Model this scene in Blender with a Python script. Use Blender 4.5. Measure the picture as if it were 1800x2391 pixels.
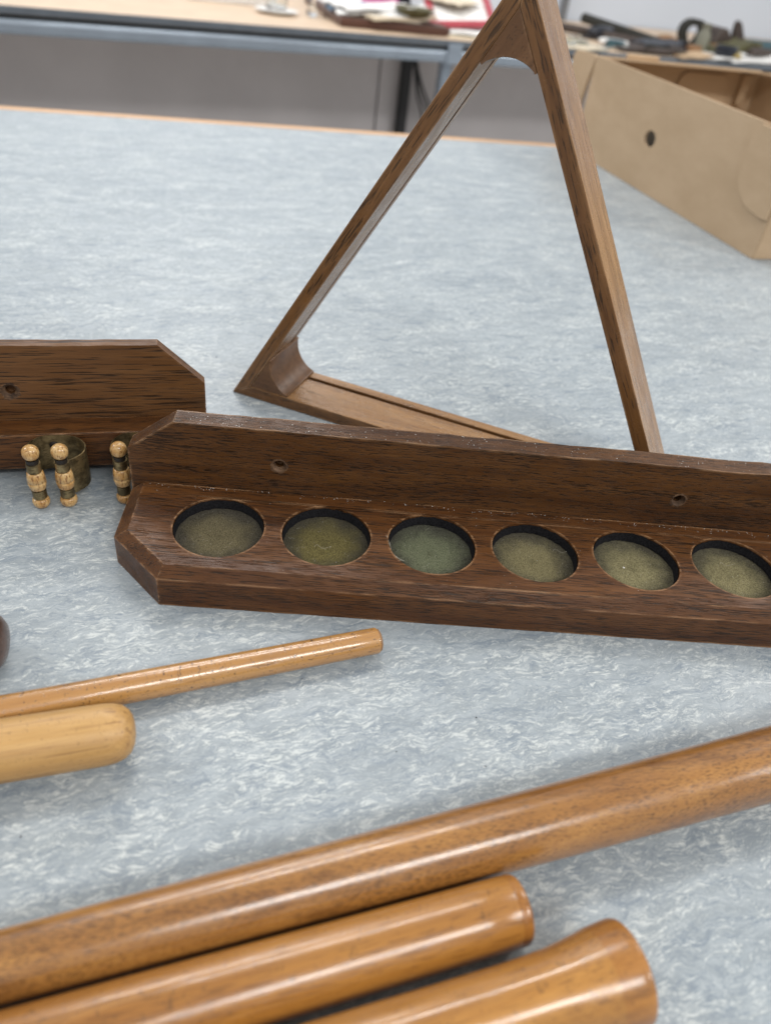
import bpy, bmesh, math, random
from math import sin, cos, pi, radians, sqrt
from mathutils import Vector, Matrix
from mathutils.geometry import tessellate_polygon

for o in list(bpy.data.objects):
    bpy.data.objects.remove(o, do_unlink=True)
SC = bpy.context.scene
COL = SC.collection
K = 0.001                      # all sizes below are millimetres
rnd = random.Random(7)
seeds = random.Random(11)

# ------------------------------------------------------------------ camera
cd = bpy.data.cameras.new('camera')
cam = bpy.data.objects.new('camera', cd)
COL.objects.link(cam)
cd.sensor_width = 36
cd.sensor_fit = 'AUTO'
cd.lens = 1725.9 / 2391 * 36
cd.clip_start = 0.01
cd.clip_end = 60
TH, RHO, HC = 0.6794, 0.143, 288.2
fw = Vector((0, cos(TH), -sin(TH)))
rt = Vector((1, 0, 0))
up = rt.cross(fw)
rt2 = rt * cos(RHO) + up * sin(RHO)
up2 = up * cos(RHO) - rt * sin(RHO)
m = Matrix((rt2, up2, -fw)).transposed().to_4x4()
m.translation = Vector((0, 0, HC * K))
cam.matrix_world = m
cd.dof.use_dof = True
cd.dof.focus_distance = 0.405
cd.dof.aperture_fstop = 6.6
SC.camera = cam

# ------------------------------------------------------------------ light
w = bpy.data.worlds.new('World')
SC.world = w
w.use_nodes = True
bg = w.node_tree.nodes['Background']
bg.inputs[0].default_value = (1.0, 0.985, 0.96, 1)
bg.inputs[1].default_value = 0.56


def ceiling_light(x, y, z, sx, sy, yaw, power, col=(1.0, 0.97, 0.93)):
    l = bpy.data.lights.new('ceiling_light', 'AREA')
    l.shape = 'RECTANGLE'
    l.size = sx
    l.size_y = sy
    l.energy = power
    l.color = col
    o = bpy.data.objects.new('ceiling_light', l)
    COL.objects.link(o)
    o.location = (x, y, z)
    o.rotation_euler = (0, 0, radians(yaw))


# two rows of ceiling panels and one single tube
for x, y, sx, sy, pw in ((-1.22, -2.04, 1.2, .6, 8), (.99, -1.125, 1.2, .58, 36), (3.21, -.21, 1.2, .6, 70),
                         (-2.43, .67, 1.2, .6, 34), (-.165, 1.61, 1.0, .14, 14), (2.25, 2.3, 1.2, .6, 40), (-.95, 2.72, 1.2, .3, 28)):
    ceiling_light(x, y, 1.9, sx, sy, 22, pw)
SC.view_settings.view_transform = 'Standard'
SC.view_settings.look = 'None'
SC.view_settings.exposure = 0.0
SC.view_settings.gamma = 1.0
SC.cycles.use_denoising = True
SC.cycles.max_bounces = 8


# ------------------------------------------------------------------ materials
class NT:
    def __init__(s, name):
        s.m = bpy.data.materials.new(name)
        s.m.use_nodes = True
        s.t = s.m.node_tree
        s.t.nodes.clear()
        s.out = s.t.nodes.new('ShaderNodeOutputMaterial')
        s.b = s.t.nodes.new('ShaderNodeBsdfPrincipled')
        s.t.links.new(s.b.outputs[0], s.out.inputs[0])
        s._p = None

    def put(s, sock, v):
        if isinstance(v, bpy.types.NodeSocket):
            s.t.links.new(v, sock)
        elif isinstance(v, (tuple, list)) and sock.type == 'RGBA' and len(v) == 3:
            sock.default_value = (*v, 1)
        else:
            sock.default_value = v

    def n(s, typ, ins=(), **at):
        nd = s.t.nodes.new('ShaderNode' + typ)
        for k, v in at.items():
            setattr(nd, k, v)
        for k, v in dict(ins).items():
            s.put(nd.inputs[k], v)
        return nd

    def pos(s):                     # object coordinates in mm, shifted per object
        if s._p is None:
            tc = s.n('TexCoord')
            oi = s.n('ObjectInfo')
            sep = s.n('SeparateColor', {0: oi.outputs['Color']}).outputs[0]     # red of the object colour = grain seed
            r = s.n('Math', {0: sep, 1: 900.0}, operation='MULTIPLY').outputs[0]
            sc = s.n('VectorMath', {0: tc.outputs['Object'], 'Scale': 1000.0}, operation='SCALE').outputs[0]
            s._p = s.n('VectorMath', {0: sc, 1: r}, operation='ADD').outputs[0]
        return s._p

    def noise(s, scale, detail=4.0, rough=.55, p=None, dist=0.0, off=0.0):
        p = p or s.pos()
        if isinstance(scale, (tuple, list)):
            p = s.n('VectorMath', {0: p, 1: scale}, operation='MULTIPLY').outputs[0]
            sc = 1.0
        else:
            sc = scale
        if off:
            p = s.n('VectorMath', {0: p, 1: (off, off * 1.7, off * .6)}, operation='ADD').outputs[0]
        return s.n('TexNoise', {'Vector': p, 'Scale': sc, 'Detail': detail, 'Roughness': rough, 'Distortion': dist}).outputs[0]

    def ramp(s, f, a, b, lo=0.0, hi=1.0):
        return s.n('MapRange', {0: f, 1: a, 2: b, 3: lo, 4: hi}, interpolation_type='SMOOTHSTEP').outputs[0]

    def mix(s, f, a, b, mode='MIX'):
        nd = s.n('Mix', data_type='RGBA', blend_type=mode)
        s.put(nd.inputs[0], f)
        s.put(nd.inputs[6], a)
        s.put(nd.inputs[7], b)
        return nd.outputs[2]

    def math(s, op, a, b=0.0):
        return s.n('Math', {0: a, 1: b}, operation=op).outputs[0]

    def bump(s, h, strength=.3, dist=.0005, normal=None):
        nd = s.n('Bump', {'Height': h, 'Strength': strength, 'Distance': dist})
        if normal is not None:
            s.put(nd.inputs['Normal'], normal)
        s.put(s.b.inputs['Normal'], nd.outputs[0])

    def set(s, **k):
        nm = dict(base='Base Color', rough='Roughness', metal='Metallic', spec='Specular IOR Level', coat='Coat Weight',
                  coatr='Coat Roughness', trans='Transmission Weight', ior='IOR', sheen='Sheen Weight')
        for a, v in k.items():
            s.put(s.b.inputs[nm[a]], v)
        return s.m

    def edge(s, radius=.0020):      # where the surface turns: worn arrises
        bv = s.n('Bevel', {'Radius': radius}, samples=4).outputs[0]
        g = s.n('NewGeometry').outputs['Normal']
        d = s.n('VectorMath', {0: bv, 1: g}, operation='DOT_PRODUCT').outputs['Value']
        return s.ramp(d, .99, .92)


def flat(name, col, rough=.6, var=.12, sc=.05, **k):
    t = NT(name)
    nz = t.noise(sc, 5.0, .6)
    f = t.ramp(nz, .3, .7)
    d = tuple(c * (1 - var) for c in col)
    h = tuple(min(1, c * (1 + var)) for c in col)
    t.set(base=t.mix(f, d, h), rough=rough, **k)
    return t.m


def wood(name, dark, mid, light, pore=(.012, .008, .005), pore_len=.10, pore_w=1.5, pore_cut=(.60, .66), pore_amt=.85,
         fig=(.008, .10, .10), rough=.42, coat=0.0, coatr=.2, wear=None, wear_amt=.7, bumps=.25, blot=.35, blotc=(.03, .018, .01),
         scratch=0.0, swirl=.4, spec=.5, tilt=0.0, fib=.30, dent=0.0):
    t = NT(name)
    if tilt:
        t._p = t.n('VectorRotate', {'Vector': t.pos(), 'Rotation': (0, radians(tilt), radians(tilt))}, rotation_type='EULER_XYZ').outputs[0]
    f1 = t.noise(fig, 5.0, .6, dist=swirl)
    f2 = t.noise((fig[0] * 3, fig[1] * 7, fig[2] * 7), 4.0, .6, off=31)
    c = t.mix(t.ramp(f1, .30, .70), dark, light)
    c = t.mix(t.ramp(f2, .35, .68, 0, .75), c, mid)
    fb = t.noise((.06, 2.6, 2.6), 3.0, .6, off=57)
    c = t.mix(t.ramp(fb, .38, .72, 0, fib), c, dark)
    # pores: short dark dashes along the grain, denser in bands
    pn = t.noise((pore_len, pore_w, pore_w), 2.0, .5, off=11)
    band = t.noise((fig[0], fig[1] * 1.6, fig[2] * 1.6), 2.0, .5, off=71)
    th = t.math('SUBTRACT', pn, t.ramp(band, .35, .7, .07, -.03))
    pm = t.ramp(th, pore_cut[0] - .0, pore_cut[1], 0, pore_amt)
    c = t.mix(pm, c, pore)
    bl = t.noise((.02, .05, .05), 5.0, .65, off=5)
    c = t.mix(t.ramp(bl, .56, .74, 0, blot), c, blotc)
    h = t.math('SUBTRACT', t.math('MULTIPLY', fb, .25), pm)
    if scratch:
        sn = t.noise((.55, .20, .9), 3.0, .6, off=93, dist=1.2)
        sm = t.ramp(sn, .605, .66, 0, scratch)
        c = t.mix(sm, c, (.07, .035, .015))
        h = t.math('SUBTRACT', h, sm)
    if dent:
        dn = t.noise((.05, .16, .16), 4.0, .6, off=61)
        dn2 = t.noise((.5, .9, .9), 2.0, .5, off=67)
        h = t.math('ADD', h, t.math('MULTIPLY', dn, dent))
        h = t.math('ADD', h, t.ramp(dn2, .62, .72, 0, -dent * .25))
    ro = t.ramp(t.noise(.06, 5.0, .65, off=3), .3, .7, rough * .75, rough * 1.3)
    if wear:
        e = t.edge()
        wn = t.noise((.03, .25, .25), 5.0, .7, off=17)
        wm = t.math('MULTIPLY', e, t.ramp(wn, .42, .62, 0, wear_amt))
        c = t.mix(wm, c, wear)
    if coat:
        coatr = t.ramp(t.noise((.03, .12, .12), 5.0, .7, off=19), .3, .7, coatr * .7, coatr * 1.5)
    t.set(base=c, rough=ro, coat=coat, coatr=coatr, spec=spec)
    t.b.inputs['Coat IOR'].default_value = 1.7
    t.bump(h, bumps, .0006)
    if coat:
        t.put(t.b.inputs['Coat Normal'], t.n('Bump', {'Height': h, 'Strength': bumps * .5, 'Distance': .0004}).outputs[0])
    return t.m


OAK = wood('dark_oak', (.052, .0180, .0056), (.100, .0385, .0112), (.150, .0620, .0185), pore=(.014, .0075, .004), pore_len=.085, pore_w=1.8,
           pore_cut=(.49, .60), pore_amt=.82, rough=.37, wear=(.42, .24, .125), wear_amt=.95, bumps=.4, blot=.35, spec=.30, fib=.45)
OAK_RACK = wood('dark_oak_rack', (.085, .036, .013), (.135, .062, .022), (.175, .084, .032), pore=(.017, .010, .006), pore_len=.045, pore_w=1.3,
                pore_cut=(.505, .60), pore_amt=.82, rough=.44, wear=(.32, .18, .095), wear_amt=.85, bumps=.4, blot=.2, spec=.30, fib=.45)
OAK_BACK = wood('dark_oak_back', (.045, .0175, .0060), (.086, .0350, .0108), (.130, .0570, .0175), pore=(.012, .007, .004), pore_len=.13, pore_w=1.9,
                pore_cut=(.485, .59), pore_amt=.82, rough=.42, wear=(.40, .24, .13), wear_amt=.95, bumps=.4, blot=.2, spec=.34, fib=.45)
TRI = wood('triangle_oak', (.095, .040, .013), (.160, .073, .0245), (.230, .115, .043), pore=(.020, .011, .005), pore_len=.075, pore_w=1.4,
           pore_cut=(.515, .62), pore_amt=.78, rough=.30, wear=(.46, .29, .16), bumps=.35, blot=.55, spec=.42, fib=.4)
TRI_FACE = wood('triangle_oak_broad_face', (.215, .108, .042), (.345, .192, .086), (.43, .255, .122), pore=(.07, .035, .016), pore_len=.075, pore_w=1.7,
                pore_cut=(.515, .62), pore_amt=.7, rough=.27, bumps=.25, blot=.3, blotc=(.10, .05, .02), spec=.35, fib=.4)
TRI_BLOCK = wood('triangle_block_oak', (.085, .039, .016), (.140, .066, .027), (.180, .090, .040), pore=(.022, .011, .006), pore_len=.6, pore_w=1.3,
                 pore_cut=(.56, .65), rough=.34, wear=(.32, .19, .1), bumps=.2, blot=.45, spec=.42)
CUE_LONG = wood('mahogany', (.205, .083, .018), (.335, .150, .035), (.44, .216, .056), pore=(.070, .027, .008), pore_len=.20, pore_w=2.2,
                pore_cut=(.48, .60), pore_amt=.62, fig=(.006, .07, .07), rough=.40, coat=.95, coatr=.18, bumps=.12, blot=.75, blotc=(.11, .042, .013), tilt=8, spec=.15, fib=.4, dent=.9)
CUE_AMBER = wood('amber_hardwood', (.260, .103, .018), (.395, .178, .034), (.485, .236, .053), pore=(.12, .046, .012), pore_len=.09, pore_w=1.4,
                 pore_cut=(.53, .66), pore_amt=.55, fig=(.005, .06, .06), rough=.42, coat=.85, coatr=.19, bumps=.11, blot=.65, blotc=(.16, .060, .014), scratch=.5, spec=.15, fib=.45, dent=1.0)
CUE_END = wood('worn_amber_end', (.23, .086, .016), (.355, .150, .029), (.44, .200, .045), pore=(.11, .042, .011), pore_len=.12, pore_w=1.0,
               pore_cut=(.55, .68), pore_amt=.55, fig=(.005, .06, .06), rough=.42, coat=.75, coatr=.19, bumps=.13, blot=.7, blotc=(.11, .042, .012), scratch=.6, spec=.15, fib=.45, dent=1.0)
CUE_PALE = wood('pale_ash', (.36, .195, .062), (.52, .305, .105), (.60, .375, .145), pore=(.22, .11, .04), pore_len=.02, pore_w=.55,
                pore_cut=(.53, .66), pore_amt=.6, fig=(.003, .10, .10), rough=.46, coat=.15, coatr=.4, bumps=.14, blot=.35, blotc=(.26, .15, .06), scratch=.3, fib=.45, dent=.8)
CUE_THIN = wood('varnished_maple', (.36, .170, .045), (.49, .255, .072), (.55, .31, .105), pore=(.19, .085, .028), pore_len=.05, pore_w=1.0,
                pore_cut=(.57, .68), pore_amt=.55, fig=(.004, .10, .10), rough=.30, coat=.85, coatr=.13, bumps=.28, blot=.45, blotc=(.22, .10, .03), scratch=.9, fib=.35, dent=.5)
CUE_DARK = wood('dark_rosewood', (.045, .020, .011), (.075, .034, .018), (.11, .050, .026), rough=.35, coat=.3, bumps=.2)
BEECH = wood('beech_lipping', (.50, .30, .16), (.58, .36, .20), (.64, .42, .24), pore=(.35, .2, .1), rough=.5, blot=.1)
BIRCH = flat('pale_bench_laminate', (.60, .46, .33), .45, .06, .01)
FRAME_WOOD = wood('red_brown_frame', (.06, .022, .014), (.085, .032, .02), (.12, .05, .03), rough=.4)
HOLE = wood('torn_hole', (.022, .011, .006), (.070, .034, .016), (.20, .115, .06), rough=.7, pore_len=.4, fig=(.15, .15, .35))


def lino():
    t = NT('marbled_linoleum')
    p0 = t.pos()
    rot = t.n('VectorRotate', {'Vector': p0, 'Angle': radians(-4)}, rotation_type='Z_AXIS').outputs[0]
    wv = t.n('TexNoise', {'Vector': rot, 'Scale': .06, 'Detail': 2.0, 'Roughness': .6}).outputs[1]
    wv = t.n('VectorMath', {0: wv, 1: (.5, .5, .5)}, operation='SUBTRACT').outputs[0]
    wv = t.n('VectorMath', {0: wv, 1: (13, 11, 0)}, operation='MULTIPLY').outputs[0]
    p = t.n('VectorMath', {0: rot, 1: wv}, operation='ADD').outputs[0]
    big = t.noise((.010, .022, .02), 4.0, .6, p=p)
    base = t.mix(t.ramp(big, .25, .75), (.238, .280, .316), (.308, .352, .384))
    mid = t.noise((.06, .18, .1), 7.0, .74, p=p, off=9)
    base = t.mix(t.ramp(mid, .40, .62, 0, .65), base, (.360, .410, .450))
    # darker slate drifts and small dark flecks
    dk = t.noise((.038, .12, .1), 8.0, .76, p=p, off=41)
    base = t.mix(t.ramp(dk, .525, .64, 0, .70), base, (.175, .222, .276))
    dk2 = t.noise((.20, .66, .3), 7.0, .80, p=p, off=141)
    base = t.mix(t.ramp(dk2, .55, .65, 0, .62), base, (.150, .198, .262))
    # pale ragged flecks, loosely gathered in drifts, in three sizes
    clus = t.noise((.018, .040, .03), 5.0, .70, p=p, off=77)
    fl = t.noise((.21, .60, .4), 9.0, .82, p=p, off=23, dist=.2)
    fl = t.math('ADD', fl, t.ramp(clus, .30, .70, -.065, .052))
    base = t.mix(t.ramp(fl, .512, .610, 0, .76), base, (.61, .652, .65))
    fl2 = t.noise((.10, .30, .1), 9.0, .80, p=p, off=123)
    base = t.mix(t.ramp(fl2, .56, .645, 0, .76), base, (.63, .668, .655))
    fl3 = t.noise((.50, 1.4, 1), 4.0, .75, p=p, off=223)
    base = t.mix(t.ramp(fl3, .50, .66, 0, .28), base, (.56, .61, .635))
    vein = t.noise((.022, .045, .04), 5.0, .6, p=p, off=301)
    vein = t.math('ABSOLUTE', t.math('SUBTRACT', vein, .5))
    base = t.mix(t.ramp(vein, .012, .002, 0, .5), base, (.19, .235, .285))
    ro = t.ramp(t.noise(.05, 4.0, .6, off=6), .3, .7, .36, .50)
    t.set(base=base, rough=ro, spec=.45)
    t.bump(t.noise(.9, 3.0, .6), .06, .0004)
    return t.m


def cardboard():
    t = NT('brown_cardboard')
    f = t.noise((.01, .01, .02), 4.0, .6)
    f2 = t.noise((.5, .5, 4.0), 2.0, .5)
    c = t.mix(t.ramp(f, .3, .7), (.46, .335, .215), (.52, .385, .255))
    c = t.mix(t.ramp(f2, .4, .7, 0, .25), c, (.35, .25, .16))
    t.set(base=c, rough=.85, spec=.25)
    t.bump(t.noise((.02, .02, .35), 2.0, .5), .12, .0006)
    return t.m


def felt():
    t = NT('dusty_baize')
    oi = t.n('ObjectInfo').outputs['Color']
    tc = t.n('TexCoord').outputs['Object']
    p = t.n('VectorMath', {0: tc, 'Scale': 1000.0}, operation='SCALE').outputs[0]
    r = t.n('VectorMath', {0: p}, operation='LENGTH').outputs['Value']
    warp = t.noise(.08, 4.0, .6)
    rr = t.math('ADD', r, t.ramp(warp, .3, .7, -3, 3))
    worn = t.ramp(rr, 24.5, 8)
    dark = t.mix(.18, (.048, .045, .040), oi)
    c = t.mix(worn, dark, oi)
    sp = t.noise(2.2, 3.0, .7, off=4)
    c = t.mix(t.ramp(sp, .45, .66, 0, .8), c, t.mix(1.0, c, (1.75, 1.75, 1.8), 'MULTIPLY'))
    sp2 = t.noise(1.6, 3.0, .7, off=44)
    c = t.mix(t.ramp(sp2, .47, .62, 0, .85), c, t.mix(1.0, c, (.34, .34, .32), 'MULTIPLY'))
    c = t.mix(t.ramp(r, 3.2, .8, 0, .25), c, (.035, .03, .015))
    t.set(base=c, rough=1.0, spec=.03, sheen=.04)
    t.bump(sp, .9, .0008)
    return t.m


def bone():
    t = NT('stained_bone')
    n1 = t.noise(.16, 5.0, .65)
    n2 = t.noise((.9, .9, .25), 5.0, .7, off=8)
    c = t.mix(t.ramp(n1, .35, .65), (.46, .25, .08), (.62, .43, .20))
    c = t.mix(t.ramp(n2, .50, .62, 0, .85), c, (.19, .075, .018))
    t.set(base=c, rough=.28, coat=.3, coatr=.15)
    t.bump(n2, .15, .0003)
    return t.m


def brass():
    t = NT('tarnished_brass')
    n1 = t.noise(.14, 5.0, .65)
    n2 = t.noise((.3, .3, 1.2), 4.0, .6, off=8)
    c = t.mix(t.ramp(n1, .35, .65), (.13, .100, .052), (.38, .29, .15))
    c = t.mix(t.ramp(n2, .5, .7, 0, .7), c, (.07, .055, .035))
    t.set(base=c, rough=t.ramp(n2, .3, .7, .3, .55), metal=.85)
    return t.m


LINO = lino()
CARD = cardboard()
FELT = felt()
BONE = bone()
BRASS = brass()
BLACKFELT = flat('black_felt', (.012, .012, .014), 1.0, .6, 1.2, spec=.1)
DARKRING = flat('dark_groove', (.015, .012, .010), .5)
DUST = flat('white_plaster_dust', (.75, .74, .72), .9, .05)
LINT = flat('pale_lint', (.55, .52, .44), .9, .1)
STEEL = flat('grey_steel', (.27, .32, .38), .26, .06, .02, metal=.45)
STEEL_DK = flat('slate_edge_band', (.10, .118, .14), .5, .1, .02)
DARKGAP = flat('black_paint_and_gap_shade', (.012, .013, .015), .6)
PANEL = flat('grey_panel', (.50, .485, .50), .55, .05, .004)
WALL = flat('white_wall', (.585, .65, .745), .8, .02, .002)
FLOOR = flat('grey_floor', (.50, .50, .50), .5, .08, .005)
WHITE = flat('white_paper', (.74, .74, .73), .8, .03, .02)
CREAM = flat('cream_card', (.66, .58, .45), .8, .05, .02)
RED = flat('red_plastic', (.40, .055, .075), .4, .1)
MAGENTA = flat('magenta_card', (.50, .07, .28), .6, .05)
BLUE = flat('pale_blue_cloth', (.20, .30, .44), .8, .2, .1)
TEAL = flat('teal_cloth', (.035, .085, .105), .7, .15, .05)
LEATHER = flat('worn_brown_leather', (.050, .036, .030), .6, .4, .06)
STRAP = flat('dark_webbing', (.022, .022, .018), .8, .3, .1)
OLIVE = flat('olive_green', (.085, .080, .035), .5, .2, .05)
NAVY = flat('navy_plastic', (.010, .013, .022), .3)
YELLOW = flat('mustard_plastic', (.36, .27, .09), .5)
SILVER = flat('silver_metal', (.60, .60, .55), .2, .3, .2, metal=.9)
TAN = flat('tan_wood', (.24, .13, .06), .6, .2, .1)
PIPE = flat('grey_conduit', (.14, .15, .165), .5, .05)


def glass():
    t = NT('clear_glass')
    t.set(base=(.92, .95, .96), rough=.03, trans=1.0, ior=1.45)
    return t.m


GLASS = glass()


# ------------------------------------------------------------------ builders
def link(name, bm, mat, parent=None, smooth=None, bevel=0.0, loc=None, rot=None, bseg=2):
    me = bpy.data.meshes.new(name)
    bmesh.ops.recalc_face_normals(bm, faces=bm.faces[:])
    bm.to_mesh(me)
    bm.free()
    me.materials.append(mat)
    o = bpy.data.objects.new(name, me)
    COL.objects.link(o)
    o.color = (seeds.random(), 1, 1, 1)
    if parent:
        o.parent = parent
    if loc is not None:
        o.location = Vector(loc) * K
    if rot is not None:
        o.rotation_euler = rot
    if smooth is not None:
        for p in me.polygons:
            p.use_smooth = True
        me.set_sharp_from_angle(angle=radians(smooth))
    if bevel:
        b = o.modifiers.new('edge', 'BEVEL')
        b.width = bevel * K
        b.segments = bseg
        b.limit_method = 'ANGLE'
        b.angle_limit = radians(25)
        b.harden_normals = False
    return o


def tag(o, label=None, cat=None, group=None, kind=None):
    for k, v in (('label', label), ('category', cat), ('group', group), ('kind', kind)):
        if v:
            o[k] = v
    return o


def thing(name, label, cat, loc=(0, 0, 0), rz=0.0, group=None):
    o = bpy.data.objects.new(name, None)
    o.empty_display_size = .02
    COL.objects.link(o)
    o.location = Vector(loc) * K
    o.rotation_euler = (0, 0, rz)
    return tag(o, label, cat, group)


def V(bm, x, y, z):
    return bm.verts.new((x * K, y * K, z * K))


def box_bm(x0, x1, y0, y1, z0, z1, bm=None):
    bm = bm or bmesh.new()
    v = [V(bm, x, y, z) for x in (x0, x1) for y in (y0, y1) for z in (z0, z1)]
    for f in ((0, 1, 3, 2), (4, 6, 7, 5), (0, 4, 5, 1), (2, 3, 7, 6), (0, 2, 6, 4), (1, 5, 7, 3)):
        bm.faces.new([v[i] for i in f])
    return bm


def prism_bm(poly, fn, d0, d1, bm=None):
    """extrude a 2-D outline; fn(a, b, d) places it"""
    bm = bm or bmesh.new()
    A = [V(bm, *fn(a, b, d0)) for a, b in poly]
    B = [V(bm, *fn(a, b, d1)) for a, b in poly]
    n = len(poly)
    for i in range(n):
        j = (i + 1) % n
        bm.faces.new([A[i], A[j], B[j], B[i]])
    for tri in tessellate_polygon([[Vector((a, b, 0)) for a, b in poly]]):
        bm.faces.new([A[i] for i in tri])
        bm.faces.new([B[i] for i in reversed(tri)])
    return bm


def lathe_bm(prof, seg=48, axis='X', bm=None, wob=0.0, seed=0):
    bm = bm or bmesh.new()
    rings = []
    r_ = random.Random(seed)
    ph = [r_.uniform(0, 6.28) for _ in range(3)]
    for a, r in prof:
        ring = []
        if r <= 1e-6:
            ring = [V(bm, *((a, 0, 0) if axis == 'X' else (0, 0, a)))]
        else:
            for k in range(seg):
                t = 2 * pi * k / seg
                q = r * (1 + wob * (sin(a * .013 + ph[0]) * .5 + .5 * sin(a * .05 + ph[1] + t)))
                c, s = q * cos(t), q * sin(t)
                ring.append(V(bm, *((a, c, s) if axis == 'X' else (c, s, a))))
        rings.append(ring)
    for p, q in zip(rings, rings[1:]):
        if len(p) == 1 and len(q) == 1:
            continue
        for k in range(seg):
            l = (k + 1) % seg
            if len(p) == 1:
                bm.faces.new([p[0], q[k], q[l]])
            elif len(q) == 1:
                bm.faces.new([p[k], q[0], p[l]])
            else:
                bm.faces.new([p[k], q[k], q[l], p[l]])
    for ring in (rings[0], rings[-1]):
        if len(ring) > 1:
            bm.faces.new(ring)
    return bm


def tube_bm(pts, r, seg=10, bm=None):
    bm = bm or bmesh.new()
    pts = [Vector(p) for p in pts]
    rings = []
    for i, p in enumerate(pts):
        d = (pts[min(i + 1, len(pts) - 1)] - pts[max(i - 1, 0)]).normalized()
        a = d.cross(Vector((0, 0, 1)))
        if a.length < 1e-3:
            a = d.cross(Vector((0, 1, 0)))
        a.normalize()
        b = d.cross(a)
        rr = r[i] if isinstance(r, (list, tuple)) else r
        rings.append([V(bm, *(p + (a * cos(2 * pi * k / seg) + b * sin(2 * pi * k / seg)) * rr)) for k in range(seg)])
    for p, q in zip(rings, rings[1:]):
        for k in range(seg):
            l = (k + 1) % seg
            bm.faces.new([p[k], q[k], q[l], p[l]])
    bm.faces.new(rings[0])
    bm.faces.new(rings[-1])
    return bm


def ribbon_bm(path, z0, z1, th, bm=None):
    """an upright strip of sheet: plan path of (x, y), thickness th"""
    bm = bm or bmesh.new()
    P = [Vector((x, y)) for x, y in path]
    L = []
    for i, p in enumerate(P):
        d = (P[min(i + 1, len(P) - 1)] - P[max(i - 1, 0)]).normalized()
        n = Vector((-d.y, d.x)) * th / 2
        L.append([V(bm, p.x + n.x, p.y + n.y, z0), V(bm, p.x + n.x, p.y + n.y, z1), V(bm, p.x - n.x, p.y - n.y, z1), V(bm, p.x - n.x, p.y - n.y, z0)])
    for a, b in zip(L, L[1:]):
        for k in range(4):
            l = (k + 1) % 4
            bm.faces.new([a[k], b[k], b[l], a[l]])
    bm.faces.new(L[0])
    bm.faces.new(L[-1])
    return bm


def smooth_path(pts, n=8):
    out = []
    P = [Vector(p) for p in pts]
    for i in range(len(P) - 1):
        a, b, c, d = P[max(i - 1, 0)], P[i], P[i + 1], P[min(i + 2, len(P) - 1)]
        for k in range(n):
            t = k / n
            out.append(.5 * ((2 * b) + (c - a) * t + (2 * a - 5 * b + 4 * c - d) * t * t + (3 * b - a - 3 * c + d) * t ** 3))
    out.append(P[-1])
    return out


XYZ = lambda a, b, d: (a, b, d)          # outline in plan, extruded up
XZ = lambda a, b, d: (a, d, b)           # outline upright, extruded in depth

# ------------------------------------------------------------------ room: floor, wall
BO, BYAW = (2.0, 2682.8, 0.0), radians(27)


def bench_pt(u, v, z=0.0):
    return (BO[0] + u * cos(BYAW) - v * sin(BYAW), BO[1] + u * sin(BYAW) + v * cos(BYAW), z)


bm = box_bm(-5000, 5000, -5000, 6000, -790, -740)
tag(link('floor', bm, FLOOR), kind='structure')
bm = box_bm(-3500, 4500, 900, 1000, -740, 2000)
tag(link('wall', bm, WALL, loc=BO, rot=(0, 0, BYAW)), 'white painted wall behind the bench', kind='structure')
for i, (a, b) in enumerate(((-2400, -16), (-9, 2600))):
    o = link('wall_panel', box_bm(a, b, 540, 556, -738, -60), PANEL, loc=BO, rot=(0, 0, BYAW), bevel=2)
    tag(o, ('grey board under the bench, left of the thin upright seam', 'grey board under the bench, right of the thin upright seam')[i], 'panel', 'grey boards under the bench')
o = link('conduit', lathe_bm([(-50, 16), (1990, 16)], 16, 'Z'), PIPE, loc=bench_pt(955, 882), smooth=40)
tag(o, 'dark grey upright pipe on the white wall behind the triangle apex', 'pipe')

# ------------------------------------------------------------------ the table
TYAW = radians(18.0)
TO = (-226, 1316.7, -0.4)
tb = thing('table', 'big worktable topped with blue grey marbled linoleum and a beech lipping', 'table', TO, TYAW)
link('tabletop', box_bm(-1300, 1500, -2000, -21, -28, 0), LINO, tb)
link('edge_lipping', box_bm(-1320, 1520, -21, 0, -28, .6), BEECH, tb, bevel=2)
link('edge_lipping', box_bm(-1320, 1520, -2020, -2000, -28, .6), BEECH, tb, bevel=2)
for x in (-1250, 1420):
    for y in (-1950, -110):
        link('leg', box_bm(x, x + 50, y, y + 50, -739, -28), STEEL, tb, bevel=3)

# ------------------------------------------------------------------ the triangle
tri = thing('ball_triangle', 'wooden ball rack triangle standing upright on one side behind the ball tray', 'triangle', (-124.9, 472.0, 0), -.2839)
LT, WT, TT = 320.0, 45.0, 8.6
S3 = sqrt(3)


def rail_bm():
    bm = bmesh.new()
    g0, g1, gd = 33.0, 37.0, 6.0
    prof = [(0, 0), (WT, 0), (WT, TT), (g1, TT), (g1, TT - gd), (g0, TT - gd), (g0, TT), (0, TT)]
    A = [V(bm, z * S3, y, z) for y, z in prof]
    B = [V(bm, LT - z * S3, y, z) for y, z in prof]
    n = len(prof)
    for i in range(n):
        j = (i + 1) % n
        f = bm.faces.new([A[i], A[j], B[j], B[i]])
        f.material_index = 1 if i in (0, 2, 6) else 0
    for tr in tessellate_polygon([[Vector((y, z, 0)) for y, z in prof]]):
        bm.faces.new([A[i] for i in tr])
        bm.faces.new([B[i] for i in reversed(tr)])
    return bm


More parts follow.
